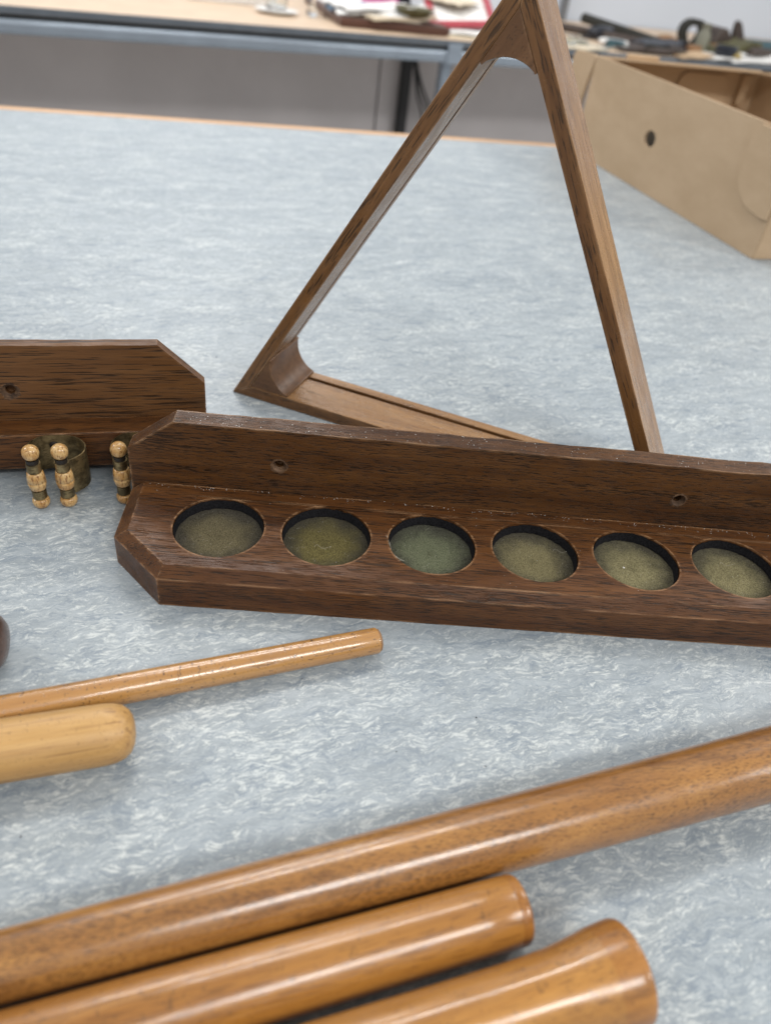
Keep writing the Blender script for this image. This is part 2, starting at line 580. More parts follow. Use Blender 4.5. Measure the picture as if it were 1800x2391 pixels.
def corner_bm():
    a, sag = 29.0, 5.5
    I = Vector((0, 0))
    p = Vector((a, 0))
    q = Vector((a * .5, a * S3 / 2))
    lip = 1.6
    # arc from p (raised by lip) to q, hollow towards the corner
    ch = a
    R = (ch * ch / 4 + sag * sag) / (2 * sag)
    mid = (p + q) / 2
    out = mid.normalized()
    cen = mid + out * (R - sag)
    a0 = math.atan2(p.y - cen.y, p.x - cen.x) % (2 * pi)
    a1 = math.atan2(q.y - cen.y, q.x - cen.x) % (2 * pi)
    poly = [(.25, .1), (a + .8, .1), (a + .8, lip)]
    N = 18
    for k in range(N + 1):
        t = a0 + (a1 - a0) * k / N
        pt = cen + Vector((cos(t), sin(t))) * R
        pt += out * (lip * 1.1)
        poly.append((pt.x, pt.y))
    poly = [poly[0], poly[1], poly[2]] + poly[4:-1]
    q2 = Vector(((a + .8) * .5, (a + .8) * S3 / 2))
    nrm = Vector((S3 / 2, -.5))
    poly += [tuple(q2 + nrm * lip), tuple(q2 + nrm * .1)]
    return prism_bm(poly, XZ, .35, WT - .35)


corners = [Vector((0, 0)), Vector((LT, 0)), Vector((LT / 2, LT * S3 / 2))]
for i, ang in enumerate((0, 120, 240)):
    c = corners[i]
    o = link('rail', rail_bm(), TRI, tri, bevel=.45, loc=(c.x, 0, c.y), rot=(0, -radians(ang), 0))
    o.data.materials.append(TRI_FACE)  # broad faces are paler wood; contrast of overhead light is in the tone too
for i, ang in enumerate((0, 120, 240)):
    c = corners[i]
    off = Vector((TT * S3, TT))
    ca, sa = cos(radians(ang)), sin(radians(ang))
    link('corner_block', corner_bm(), TRI_BLOCK, tri, smooth=30, bevel=.3,
         loc=(c.x + off.x * ca - off.y * sa, 0, c.y + off.x * sa + off.y * ca), rot=(0, -radians(ang), 0))

# ------------------------------------------------------------------ the ball tray
tray = thing('ball_tray', 'dark oak ball tray with a row of felt lined round holes and a low backboard', 'ball tray', (-86.88, 294.49, 0), .0973)
PITCH, RH, ZT, ZB = 57.49, 24.0, 24.3, 18.2
NH = 7
UR = (NH - 1) * PITCH
top = [(-46.9, 33.2), (-45.8, -8.2), (-22.0, -31.8), (UR + 22, -31.8), (UR + 45.8, -8.2), (UR + 46.9, 33.2)]
outr = [(-54.6, 33.2), (-53.4, -8.0), (-25.0, -36.6), (UR + 25, -36.6), (UR + 53.4, -8.0), (UR + 54.6, 33.2)]


def wavy(poly, step, amp, seed):
    """cut the straight sides into short pieces with a little hand-planed waver"""
    r_ = random.Random(seed)
    out = []
    n = len(poly)
    for i in range(n):
        a, b = Vector(poly[i]), Vector(poly[(i + 1) % n])
        m_ = max(1, int((b - a).length / step))
        nr = Vector((-(b - a).y, (b - a).x)).normalized()
        for k in range(m_):
            q = a.lerp(b, k / m_)
            if k:
                q = q + nr * r_.uniform(-amp, amp)
            out.append(tuple(q))
    return out


def tray_base():
    bm = bmesh.new()
    t2, o2 = [], []
    r_ = random.Random(3)
    for i in range(len(top)):
        j = (i + 1) % len(top)
        a, b, c, d = Vector(top[i]), Vector(top[j]), Vector(outr[i]), Vector(outr[j])
        mm = max(1, int((b - a).length / 7))
        for k in range(mm):
            jt = 0 if (k == 0 or i == len(top) - 1) else r_.gauss(0, .10)
            jo = 0 if (k == 0 or i == len(top) - 1) else r_.gauss(0, .08)
            nr = Vector((-(b - a).y, (b - a).x)).normalized()
            t2.append(tuple(a.lerp(b, k / mm) + nr * jt))
            o2.append(tuple(c.lerp(d, k / mm) + nr * jo))
    loops = [[Vector((x, y, 0)) for x, y in t2]]
    seg = 64
    for h in range(NH):
        loops.append([Vector((h * PITCH + RH * cos(-2 * pi * k / seg), RH * sin(-2 * pi * k / seg), 0)) for k in range(seg)])
    flat_ = [p for l in loops for p in l]
    tv = [V(bm, p.x, p.y, ZT) for p in flat_]
    for t in tessellate_polygon(loops):
        try:
            bm.faces.new([tv[i] for i in t])
        except ValueError:
            pass
    n = len(t2)
    ov = [V(bm, x, y, ZB + r_.gauss(0, .05)) for x, y in o2]
    bv = [V(bm, x, y, .0) for x, y in o2]
    for i in range(n):
        j = (i + 1) % n
        bm.faces.new([tv[i], tv[j], ov[j], ov[i]])
        bm.faces.new([ov[i], ov[j], bv[j], bv[i]])
    bm.faces.new(bv)
    # the bored holes
    k0 = n
    for h in range(NH):
        ring = tv[k0:k0 + seg]
        k0 += seg
        low = [bm.verts.new((v.co.x, v.co.y, 13.0 * K)) for v in ring]
        for k in range(seg):
            l = (k + 1) % seg
            bm.faces.new([ring[k], ring[l], low[l], low[k]])
        bm.faces.new(low)
    return bm


link('tray_base', tray_base(), OAK, tray, smooth=22, bevel=.55)

SCREWS = (28.2, 258.3)


def board_bm(outline, y0, y1, holes, rh, bm=None):
    """an upright board with countersunk holes in its front face (y0 is the front)"""
    bm = bmesh.new()
    seg = 24
    loops = [[Vector((a, b, 0)) for a, b in outline]]
    for (hx, hz) in holes:
        loops.append([Vector((hx + rh * cos(-2 * pi * k / seg), hz + rh * sin(-2 * pi * k / seg), 0)) for k in range(seg)])
    fl = [p for l in loops for p in l]
    fv = [V(bm, p.x, y0, p.y) for p in fl]
    for t in tessellate_polygon(loops):
        bm.faces.new([fv[i] for i in t])
    n = len(outline)
    bk = [V(bm, a, y1, b) for a, b in outline]
    for i in range(n):
        j = (i + 1) % n
        bm.faces.new([fv[i], fv[j], bk[j], bk[i]])
    for t in tessellate_polygon([loops[0]]):
        bm.faces.new([bk[i] for i in t])
    k0 = n
    for (hx, hz) in holes:
        ring = fv[k0:k0 + seg]
        k0 += seg
        r1 = [V(bm, hx + rh * .62 * cos(-2 * pi * k / seg), y0 + 2.6, hz + rh * .62 * sin(-2 * pi * k / seg)) for k in range(seg)]
        r2 = [V(bm, hx + rh * .55 * cos(-2 * pi * k / seg), y0 + 6, hz + rh * .55 * sin(-2 * pi * k / seg)) for k in range(seg)]
        for k in range(seg):
            l = (k + 1) % seg
            bm.faces.new([ring[k], ring[l], r1[l], r1[k]])
            bm.faces.new([r1[k], r1[l], r2[l], r2[k]])
        bm.faces.new(r2)
    return bm


def cup_bm(hx, hz, y0, rh, seed, seg=28):
    """torn countersink: a ragged lip and cone set just inside the hole"""
    bm = bmesh.new()
    r_ = random.Random(seed)
    rr = [rh * r_.uniform(.96, 1.3) for _ in range(seg)]
    A = [V(bm, hx + rr[k] * cos(2 * pi * k / seg), y0 - .12, hz + rr[k] * sin(2 * pi * k / seg)) for k in range(seg)]
    B = [V(bm, hx + rh * .93 * cos(2 * pi * k / seg), y0 - .22, hz + rh * .93 * sin(2 * pi * k / seg)) for k in range(seg)]
    C_ = [V(bm, hx + rh * .55 * cos(2 * pi * k / seg), y0 + 2.3, hz + rh * .55 * sin(2 * pi * k / seg)) for k in range(seg)]
    for k in range(seg):
        l = (k + 1) % seg
        bm.faces.new([A[k], A[l], B[l], B[k]])
        bm.faces.new([B[k], B[l], C_[l], C_[k]])
    return bm


YB = 33.35
back_outline = [(-54.2, 0.0), (UR + 54.2, 0.0), (UR + 54.2, 46.5), (UR + 28.6, 65.8)]
r_ = random.Random(12)
xs = [UR + 28.6 - (UR + 57.2) * k / 46 for k in range(1, 46)]
back_outline += [(x, 65.8 + r_.gauss(0, .22)) for x in xs] + [(-28.6, 65.8), (-54.2, 46.5)]
bb = link('backboard', board_bm(back_outline, YB, YB + 12.4, [(s, 43) for s in SCREWS], 4.2), OAK_BACK, tray, bevel=.8)
for i, s in enumerate(SCREWS):
    link('screw_hole', cup_bm(s, 43, YB, 4.2, i), HOLE, bb, smooth=60)

FELTC = [(.140, .120, .068), (.135, .115, .044), (.145, .160, .098), (.215, .190, .100), (.235, .212, .114), (.230, .206, .110), (.21, .19, .10)]
for h in range(NH):
    bm = bmesh.new()
    seg, nr = 48, 10
    r_ = random.Random(h)
    rings = []
    for q in range(nr + 1):
        rad = 23.6 * q / nr
        if q == 0:
            rings.append([V(bm, 0, 0, 0)])
        else:
            rings.append([V(bm, rad * cos(2 * pi * k / seg), rad * sin(2 * pi * k / seg), r_.gauss(0, .10) + (.9 * (q / nr) ** 5)) for k in range(seg)])
    for a, b in zip(rings, rings[1:]):
        for k in range(seg):
            l = (k + 1) % seg
            bm.faces.new([a[0], b[k], b[l]] if len(a) == 1 else [a[k], b[k], b[l], a[l]])
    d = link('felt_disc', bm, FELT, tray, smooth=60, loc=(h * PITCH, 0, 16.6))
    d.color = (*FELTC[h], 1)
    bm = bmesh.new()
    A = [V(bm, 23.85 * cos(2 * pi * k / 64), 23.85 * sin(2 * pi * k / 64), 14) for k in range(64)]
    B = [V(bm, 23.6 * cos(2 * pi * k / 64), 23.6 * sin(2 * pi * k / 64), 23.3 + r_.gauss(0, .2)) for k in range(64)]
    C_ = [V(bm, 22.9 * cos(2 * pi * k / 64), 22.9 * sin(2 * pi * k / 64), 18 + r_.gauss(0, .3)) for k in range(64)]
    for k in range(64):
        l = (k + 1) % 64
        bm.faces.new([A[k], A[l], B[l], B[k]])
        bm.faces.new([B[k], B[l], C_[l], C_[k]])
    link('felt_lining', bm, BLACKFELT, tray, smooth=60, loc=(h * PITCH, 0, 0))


def specks(pts, bm=None):
    bm = bm or bmesh.new()
    for (x, y, z, s) in pts:
        v = [V(bm, x + dx * s * rnd.uniform(.6, 1.2), y + dy * s * rnd.uniform(.6, 1.2), z + dz * s) for dx, dy, dz in
             ((1, 0, .3), (0, 1, .3), (-1, 0, .3), (0, -1, .3), (0, 0, .9), (0, 0, -.1))]
        for f in ((0, 1, 4), (1, 2, 4), (2, 3, 4), (3, 0, 4), (1, 0, 5), (2, 1, 5), (3, 2, 5), (0, 3, 5)):
            bm.faces.new([v[i] for i in f])
    return bm


pts = []
for _ in range(170):
    pts.append((rnd.uniform(-45, UR + 40), 33 - abs(rnd.gauss(0, 2.2)), ZT, rnd.choice((.14, .2, .26, .34))))
for _ in range(230):
    pts.append((rnd.uniform(-24, UR + 20), rnd.uniform(YB + 1, YB + 12), 65.85, rnd.choice((.14, .2, .26, .34))))
for _ in range(140):
    x, y = rnd.uniform(-40, UR + 30), rnd.uniform(-30, 32)
    hh = round(x / PITCH)
    if math.hypot(x - hh * PITCH, y) > 25:
        pts.append((x, y, ZT, rnd.choice((.1, .12, .16))))
for _ in range(60):
    h = rnd.randrange(NH)
    a, r = rnd.uniform(0, 6.28), 21 * sqrt(rnd.random())
    pts.append((h * PITCH + r * cos(a), r * sin(a), 16.9, rnd.choice((.12, .15, .2))))
pts += [(4 * PITCH - 5, 0, 17.2, .8)]
o = link('plaster_dust', specks(pts), DUST, tray)
o['kind'] = 'stuff'
bm = bmesh.new()
for _ in range(260):
    h = rnd.randrange(NH)
    a, r = rnd.uniform(0, 6.28), 22.5 * sqrt(rnd.random())
    x, y = h * PITCH + r * cos(a), r * sin(a)
    a2, L_ = rnd.uniform(0, 6.28), rnd.uniform(.8, 2.6)
    b2 = a2 + rnd.uniform(-.8, .8)
    tube_bm([(x, y, 16.9), (x + cos(a2) * L_ * .5, y + sin(a2) * L_ * .5, 17.25 + rnd.random() * .3),
             (x + cos(a2) * L_ * .5 + cos(b2) * L_ * .5, y + sin(a2) * L_ * .5 + sin(b2) * L_ * .5, 17.0)], .022, 3, bm)
for k in range(7):
    tube_bm(smooth_path([(2 * PITCH - 24.5 - k * .1, 2 + k * .3, 24.4), (2 * PITCH - 22.8, -1 - k * .2, 22 - k * .4), (2 * PITCH - 21.5 + k * .2, -5 - k * .5, 20), (2 * PITCH - 17 + k * .4, -9, 18)], 4), .07, 4, bm)
for (x, y) in ((3 * PITCH + 13, 8), (5 * PITCH - 3, 8), (1 * PITCH - 6, -4)):
    a2 = rnd.uniform(0, 3)
    tube_bm(smooth_path([(x, y, 18.5), (x + 3 * cos(a2), y + 1.5, 19), (x + 6 * cos(a2) + 2, y - 1, 18.8), (x + 9, y + 1.5, 18.5)], 4), .045, 4, bm)
o = link('lint', bm, LINT, tray)
o['kind'] = 'stuff'

# ------------------------------------------------------------------ the cue rack with sprung clips
k_ = (HC - 7) / HC
rack = thing('cue_rack', 'dark oak wall rack holding brass spring clips with bone rollers, clipped corner', 'cue rack',
             (-160 * k_, 369.08 * k_, 0), .322)
HB0, HB1, DB, BH, TBK = 7.0, 30.9, 17.6, 78.4, 7.6
UL = -290
r_ = random.Random(5)
outl = [(UL, 0.0), (43.6, 0.0), (43.6, 52.6), (17.7, BH)] + [(17.7 - (17.7 - UL - 26) * k / 30, BH + r_.gauss(0, .10)) for k in range(1, 30)] + [(UL + 26, BH), (UL, 52.6)]
rb = link('backboard', board_bm(outl, DB, DB + TBK, [(-66, 49.6), (-196, 49.6)], 4.9), OAK_RACK, rack, bevel=.7)
link('screw_hole', cup_bm(-66, 49.6, DB, 4.9, 21), HOLE, rb, smooth=60)
bar = [(0, HB0), (DB - .05, HB0), (DB - .05, HB1), (0, HB1)]
link('front_bar', prism_bm(bar, lambda a, b, d: (d, a, b), UL + 6, 38), OAK, rack, bevel=.8)
ZF, ZH = 5.0, 38.2


def clip(cu, lab=None):
    lf = [(-7.6, -24.6), (-10.8, -20.5), (-12.8, -14), (-11.6, -7), (-7.6, -2.2), (-3.8, -.6)]
    rg = [(3.8, -.6), (8.0, -1.2), (14, -4.2), (18.4, -11), (18.0, -19), (13.4, -24.6), (9.4, -27.2)]
    left = smooth_path([(a, b, 0) for a, b in lf], 5)
    right = smooth_path([(a, b, 0) for a, b in rg], 5)
    pp = [(p.x, p.y) for p in left] + [(p.x, p.y) for p in right]
    c = link('spring_clip', ribbon_bm(pp, 7.6, 30.6, .7), BRASS, rack, smooth=40, loc=(cu, 0, 0))
    link('clip_screw', lathe_bm([(0, 2.6), (.6, 2.5), (1.1, 1.6), (1.2, 0)], 20, 'Z'), DARKRING, c, smooth=40, loc=(0, -1.0, 24), rot=(radians(90), 0, 0))
    for s in (-1, 1):
        x = s * 7.4
        y = -28.0
        L = (x, y, 0)
        link('bone_ball', lathe_bm([(ZH - 4.6, 0), (ZH - 4.5, 1.8), (ZH - 4.0, 3.2), (ZH - 2.6, 4.2), (ZH - .6, 4.6), (ZH + 1.2, 4.4), (ZH + 2.5, 3.7), (ZH + 3.5, 2.6), (ZH + 3.9, 1.3), (ZH + 4.0, 0)], 32, 'Z'), BONE, c, smooth=60, loc=L)
        link('bone_ball', lathe_bm([(.1, 0), (.25, 1.8), (1.0, 3.4), (2.6, 4.5), (4.6, 4.8), (6.2, 4.4), (6.8, 3.6), (6.9, 0)], 32, 'Z'), BONE, c, smooth=60, loc=L)
        link('bone_barrel', lathe_bm([(13.6, 0), (13.6, 4.0), (14.2, 4.4), (17, 4.9), (18.2, 5.0), (18.4, 4.8), (18.8, 4.8), (19.0, 5.0), (22, 4.8), (24.6, 4.3), (25.0, 3.9), (25.0, 0)], 32, 'Z'), BONE, c, smooth=50, loc=L)
        for a, b in ((7.6, 12.9), (25.7, 31.0)):
            link('brass_collar', lathe_bm([(a, 0), (a, 3.9), (b, 3.9), (b, 0)], 28, 'Z'), BRASS, c, smooth=40, loc=L)
        link('axle', lathe_bm([(6.9, 0), (6.9, 3.3), (33.6, 3.3), (33.6, 0)], 20, 'Z'), DARKRING, c, smooth=40, loc=L)


clip(-44.6)
clip(1.0)

# ------------------------------------------------------------------ cues
def rod(name, label, cat, tip, back, prof, mat, wob=.004, seed=0, seg=64, parts=()):
    """tip and back are points on the axis (mm); prof lists (distance from tip, radius)"""
    a, b = Vector(tip), Vector(back)
    d = (a - b).normalized()
    L = (a - b).length
    yaw = math.atan2(d.y, d.x)
    pit = math.asin(d.z)
    root = thing(name, label, cat, (0, 0, 0), 0)
    root.location = a * K
    root.rotation_euler = (0, -pit, yaw)
    P = [(-s, r) for s, r in prof]
    # split long runs so the slight waver of hand turning shows
    Q = [P[0]]
    for p, q in zip(P, P[1:]):
        m_ = max(1, int(abs(q[0] - p[0]) / 12))
        for k in range(1, m_ + 1):
            t = k / m_
            Q.append((p[0] + (q[0] - p[0]) * t, p[1] + (q[1] - p[1]) * t))
    sh = link('shaft', lathe_bm(Q, seg, 'X', wob=wob, seed=seed), mat, root, smooth=45)
    for nm, pr, mt in parts:
        link(nm, lathe_bm([(-s, r) for s, r in pr], seg, 'X'), mt, root, smooth=35).color = sh.color
    return root


def along(p, yaw, d):
    return (p[0] + d * cos(radians(yaw)), p[1] + d * sin(radians(yaw)))


# thin varnished shaft
yaw = math.degrees(math.atan2(246.6 - 174.2, 5.1 + 155.2))
e = (6.0, 247.2)
q = along(e, yaw, -520)
rod('cue_shaft', 'thin glossy honey coloured cue shaft with dark scratches, its cut end below the ball tray', 'cue', (*e, 6.6), (*q, 8.0),
    [(.9, 0), (.9, 5.3), (1.2, 6.35), (2.0, 6.55), (180, 7.15), (520, 8.0), (520, 0)], CUE_THIN, seed=1,
    parts=[('end_disc', [(-.4, 0), (-.4, 4.8), (0, 5.5), (1.0, 5.6), (1.0, 0)], TAN)])
# thick pale butt
yaw = math.degrees(math.atan2(18.2, 48.5))
e = (-90.2, 174.4)
q = along(e, yaw, -420)
rod('cue_butt', 'thick pale ash butt with a rounded end, lying in front of the thin shaft', 'cue', (*e, 12.6), (*q, 12.9),
    [(0, 0), (.15, 3.0), (.8, 6.2), (2.2, 8.8), (4.6, 10.8), (8.0, 12.0), (12, 12.5), (20, 12.6), (420, 12.9), (420, 0)], CUE_PALE, seed=2)
# long mahogany
yaw = math.degrees(math.atan2(205.5 - 81.2, 195.4 + 106))
e = along((195.4, 205.5), yaw, 260)
q = along((-106, 81.2), yaw, -320)
tot = math.hypot(e[0] - q[0], e[1] - q[1])
rod('cue_butt', 'longest reddish brown speckled cue running right across the picture', 'cue', (*e, 17.5), (*q, 8.6),
    [(0, 0), (0, 16), (1, 17.2), (20, 17.5), (260, 15.6), (260 + 326, 11.2), (tot, 8.6), (tot, 0)], CUE_LONG, seed=3, wob=.006)
# second
yaw = math.degrees(math.atan2(124.8 - 72.4, 70.1 + 58.9))
e = along((73.4, 117), yaw, 2.4)
# keep on the fitted axis line
t_ = (e[0] - 70.1) / cos(radians(yaw))
e = along((70.1, 124.8), yaw, -.6)
q = along(e, yaw, -520)
rod('cue_butt', 'amber butt with a square cut end, between the longest cue and the flared butt', 'cue', (*e, 12.1), (*q, 12.9),
    [(4.6, 0), (4.6, 12.0), (4.8, 12.1), (60, 12.1), (520, 12.9), (520, 0)], CUE_AMBER, seed=4,
    parts=[('end_cap', [(0, 0), (0, 10.2), (.5, 11.3), (1.5, 11.9), (3.0, 12.08), (4.4, 12.1), (4.55, 11.95), (4.6, 0)], CUE_END)])
# flared
yaw = 21.6
e = (105.2, 107.0)
q = along(e, yaw, -520)
rod('cue_butt', 'amber butt whose end flares out like a trumpet, at the lower edge of the picture', 'cue', (*e, 16.8), (*q, 13.0),
    [(12, 0), (12, 15.85), (16, 15.2), (21, 14.4), (28, 13.5), (36, 12.95), (46, 12.65), (70, 12.5), (520, 13.0), (520, 0)], CUE_AMBER, seed=5,
    parts=[('flared_rim', [(0, 0), (0, 14.6), (.25, 15.8), (.9, 16.5), (2.0, 16.75), (5, 16.6), (9, 16.2), (12, 15.84), (12, 0)], CUE_END)])
# dark end by the left edge
e = (-160.8, 208.0)
q = along(e, 12, -300)
rod('cue_butt', 'dark brown rounded wooden end just showing at the left edge', 'cue', (*e, 13.6), (*q, 14.2),
    [(0, 0), (.3, 5), (1.6, 9.5), (3.8, 12.2), (6.5, 13.3), (10, 13.6), (300, 14.2), (300, 0)], CUE_DARK, seed=6)

pts = [(x, y, 0, s) for x, y, s in ((-28, 222, .35), (56, 214, .6), (60, 189, .4), (-70, 246, .3), (20, 190, .35), (150, 160, .4), (-120, 130, .4), (96, 236, .3), (330, 560, .9), (300, 540, .5), (-150, 520, .6))]
o = link('table_crumb', specks(pts), DARKGAP)
tag(o, 'dark crumbs scattered on the linoleum', kind='stuff')

# ------------------------------------------------------------------ cardboard box
BXY = math.atan2(-375.8, 144.1)
P0 = (264.9, 1340.7, 0)
box = thing('cardboard_box', 'open brown cardboard archive box with a round finger hole in its side', 'box', P0, BXY)
# local x runs along the near side towards the viewer, local y to the inside
L0, L1, HBX, WBX, CT = -88, 405, 143.5, 330, 4.0
bm = bmesh.new()
seg = 28
outline = [(L0, 0), (L1, 0), (L1, HBX - 2.5), (250, HBX - 1.4), (110, HBX - .2), (L0, HBX)]
hc, hr = (119.5, 69.5), (14.6, 11.0)
hole = [(hc[0] + hr[0] * cos(-2 * pi * k / seg), hc[1] + hr[1] * sin(-2 * pi * k / seg)) for k in range(seg)]
loops = [[Vector((a, b, 0)) for a, b in outline], [Vector((a, b, 0)) for a, b in hole]]
fl = [p for l in loops for p in l]
fa = [V(bm, p.x, 0, p.y) for p in fl]
fb_ = [V(bm, p.x, CT, p.y) for p in fl]
for t in tessellate_polygon(loops):
    bm.faces.new([fa[i] for i in t])
    bm.faces.new([fb_[i] for i in reversed(t)])
n = len(outline)
for i in range(n):
    j = (i + 1) % n
    bm.faces.new([fa[i], fa[j], fb_[j], fb_[i]])
for k in range(seg):
    l = (k + 1) % seg
    bm.faces.new([fa[n + k], fa[n + l], fb_[n + l], fb_[n + k]])
link('side_panel', bm, CARD, box)
link('side_panel', box_bm(L0 + 1, L1 - 1, WBX - CT, WBX, 0, HBX - 2), CARD, box, bevel=.8)
link('end_panel', box_bm(L0, L0 + CT, CT + .5, WBX - CT - .5, 0, HBX), CARD, box, bevel=.8)
link('end_panel', box_bm(L1 - CT + 1.2, L1 + 1.2, 1.2, WBX - CT - .5, 0, HBX - 3), CARD, box, bevel=.8)
link('base_panel', box_bm(L0 + CT, L1 - CT, CT, WBX - CT, .3, 4), CARD, box)
# outer flap past the dark slit, its edge slanting
fl_ = [(-170, 0), (-116, 0), (-110, 74), (-102, 112), (-96, 136), (-94.5, 141), (-100, 143), (-150, 141.5), (-163, 140), (-170, 132)]
link('outer_flap', prism_bm(fl_, XZ, 3, 8), CARD, box, bevel=.8)
# rounded tongue folded over the near corner
tg = [(404.5, 47), (392, 46), (372, 49), (356, 54.5), (343, 63), (334, 74), (329.5, 88), (328, 104), (329.5, 118), (333, 129), (338, 139), (404.5, 139)]
link('corner_tongue', prism_bm(tg, XZ, -4.6, -.6), CARD, box, bevel=1.0)
# folded flap inside the far end
fi = [(160, 4), (262, 4), (262, 116), (258, 128), (250, 133), (176, 133), (165, 128), (160, 114)]
link('inner_flap', prism_bm(fi, lambda a, b, d: (d, a, b), L0 + CT + 1, L0 + CT + 5), CARD, box, bevel=.8)
link('rim_tab', box_bm(L0 - 1.5, L0 + 7, 55, 113, HBX - 9, HBX + 6), CARD, box, bevel=.8)
bm = prism_bm([(0, 0), (72, 8.5), (72, 11), (0, 2.5)], lambda a, b, d: (L0 + CT + .6 + a, d, HBX - 4 + b), 14, WBX - CT - 2)
link('added_shading_flap', bm, CARD, box)  # added flap, tilted nearly edge-on, that shades the inner end wall
link('corner_post', box_bm(L0 + 5, L0 + 16, 285, 300, 90, HBX - 6), CARD, box, bevel=.8)

fo = thing('added_grey_file', 'dark grey file added inside the cardboard box to darken the view through its finger hole', 'file', (0, 0, 0), BXY)  # added behind the finger hole so the opening looks dark grey
fo.location = (Matrix.Rotation(BXY, 4, 'Z') @ Vector((20, 30, 4.5)) + Vector(P0)) * K
link('cover', box_bm(0, 220, 0, 42, 0, 92), flat('dark_grey_card', (.21, .225, .23), .6), fo, bevel=1)
link('paper_block', box_bm(4, 214, 3, 39, 92.2, 96), WHITE, fo)
# ------------------------------------------------------------------ bench by the wall
bench = thing('workbench', 'long bench with a pale top and grey steel front rail by the wall', 'bench', BO, BYAW)
link('bench_top', box_bm(-2600, 3000, 6, 890, -18, 0), BIRCH, bench)
link('edge_band', box_bm(-2600, 3000, 0, 6, -17, .5), STEEL_DK, bench, bevel=1.5)
link('gap_shade_strip', box_bm(-2590, 2990, 14, 40, -26, -18.2), DARKGAP, bench)  # solid black strip standing in for the shade between top and rail
rr = [(-4, -26.5), (44, -26.5), (44, -60), (4, -60), (-4, -54)]
arc = [( -4 + 10 - 10 * cos(t), -26.5 - 12 + 12 * sin(t)) for t in [k * pi / 16 for k in range(0, 9)]]
prof = arc + [(44, -26.5), (44, -60), (0, -60), (-4, -55)]
link('front_rail', prism_bm(prof, lambda a, b, d: (d, a, b), -2600, 3000), STEEL, bench, smooth=30)
link('leg', box_bm(-4, 30, 46, 80, -739, -26), STEEL, bench, bevel=3)
link('leg_bracket', box_bm(-20, 30, -9, -4.5, -62, -8), STEEL, bench, bevel=2)
link('leg', box_bm(1500, 1536, 46, 80, -739, -26), STEEL, bench, bevel=3)
link('leg', box_bm(-1900, -1864, 46, 80, -739, -26), STEEL, bench, bevel=3)
link('rear_leg', box_bm(62, 98, 490, 525, -739, -30), DARKGAP, bench, bevel=3)
for k, (a, b, c_) in enumerate(((98, 330, 190), (100, 240, 250), (104, 190, 330))):
    p = [(a - 8, 495 - 6 * k, -70), (a + 6, 490 - 6 * k, -150), (a + 26 + 12 * k, 485 - 6 * k, -240), (a + 60 + 40 * k, 480 - 5 * k, -330 - 20 * k), (a + 70 + 30 * k, 480 - 5 * k, -500)]
    cb = link('cable', tube_bm(smooth_path(p, 6), 4.5, 8), DARKGAP, loc=BO, rot=(0, 0, BYAW), smooth=60)
    tag(cb, ('black cable hanging closest to the dark bench leg', 'black cable looping between the other two by the dark bench leg', 'black cable hanging furthest out from the dark bench leg')[k], 'cable', 'cables under the bench')


def bt(name, label, cat, u, v, rz=0.0, z=0.0, group=None):
    return thing(name, label, cat, bench_pt(u, v, z + .4), BYAW + radians(rz), group)


def put(name, bm, mat, label, cat, u, v, rz=0.0, z=0.0, smooth=None, bevel=0.0):
    o = link(name, bm, mat, smooth=smooth, bevel=bevel)
    o.location = Vector(bench_pt(u, v, z + .4)) * K
    o.rotation_euler = (0, 0, BYAW + radians(rz))
    return tag(o, label, cat)


# left half of the bench
bm = bmesh.new()
for k in range(9):
    box_bm(-150 + k * 30, -126 + k * 30 + rnd.uniform(-3, 3), -12, 12, 0, 34 + rnd.uniform(-8, 8), bm)
box_bm(-152, 128, -9, 9, 0, 16, bm)
put('ornament', bm, WHITE, 'white knobbly strip lying at the back of the bench top', 'ornament', -570, 440, -4, bevel=3)
put('saucer', lathe_bm([(0, 0), (0, 40), (3, 46), (9, 66), (11, 67), (10, 60), (5, 40), (5, 0)], 40, 'Z'), WHITE, 'white saucer under the glass tumbler', 'saucer', -480, 285, smooth=40)
put('tumbler', lathe_bm([(0, 0), (0, 30), (2, 33), (70, 38), (72, 37), (72, 36), (8, 31), (6, 0)], 40, 'Z'), GLASS, 'clear glass tumbler standing on a white saucer', 'glass', -480, 290, z=11.5, smooth=40)
put('glass_stopper', lathe_bm([(0, 0), (1, 9), (6, 15), (14, 18), (22, 16), (28, 10), (34, 8), (48, 12), (56, 9), (60, 0)], 32, 'Z'), GLASS, 'small glass stopper standing beside the picture frame', 'stopper', -373, 262, smooth=50)
# brown picture frame lying flat
fr = bt('picture_frame', 'reddish brown picture frame lying flat under papers on the bench', 'picture frame', -334, 101, -6)
W_, D_ = 352, 560
for nm, (x0, x1, y0, y1) in {'a': (0, W_, 0, 34), 'b': (0, W_, D_ - 34, D_), 'c': (0, 34, 34.2, D_ - 34.2), 'd': (W_ - 34, W_, 34.2, D_ - 34.2)}.items():
    link('frame_rail', box_bm(x0, x1, y0, y1, 0, 24), FRAME_WOOD, fr, bevel=4)
link('backing_board', box_bm(34.3, W_ - 34.3, 34.3, D_ - 34.3, 2, 10), CREAM, fr)


def sheet_bm(w_, d_, th, curl, n=10):
    bm = bmesh.new()
    g = [[(V(bm, w_ * i / n - w_ / 2, d_ * j / n - d_ / 2, curl * ((i / n) ** 2 + .4 * sin(j * .9 + i * .5) ** 2)),) for j in range(n + 1)] for i in range(n + 1)]
    fs = []
    for i in range(n):
        for j in range(n):
            fs.append(bm.faces.new([g[i][j][0], g[i + 1][j][0], g[i + 1][j + 1][0], g[i][j + 1][0]]))
    r = bmesh.ops.extrude_face_region(bm, geom=fs)
    for v in r['geom']:
        if isinstance(v, bmesh.types.BMVert):
            v.co.z += th * K
    return bm


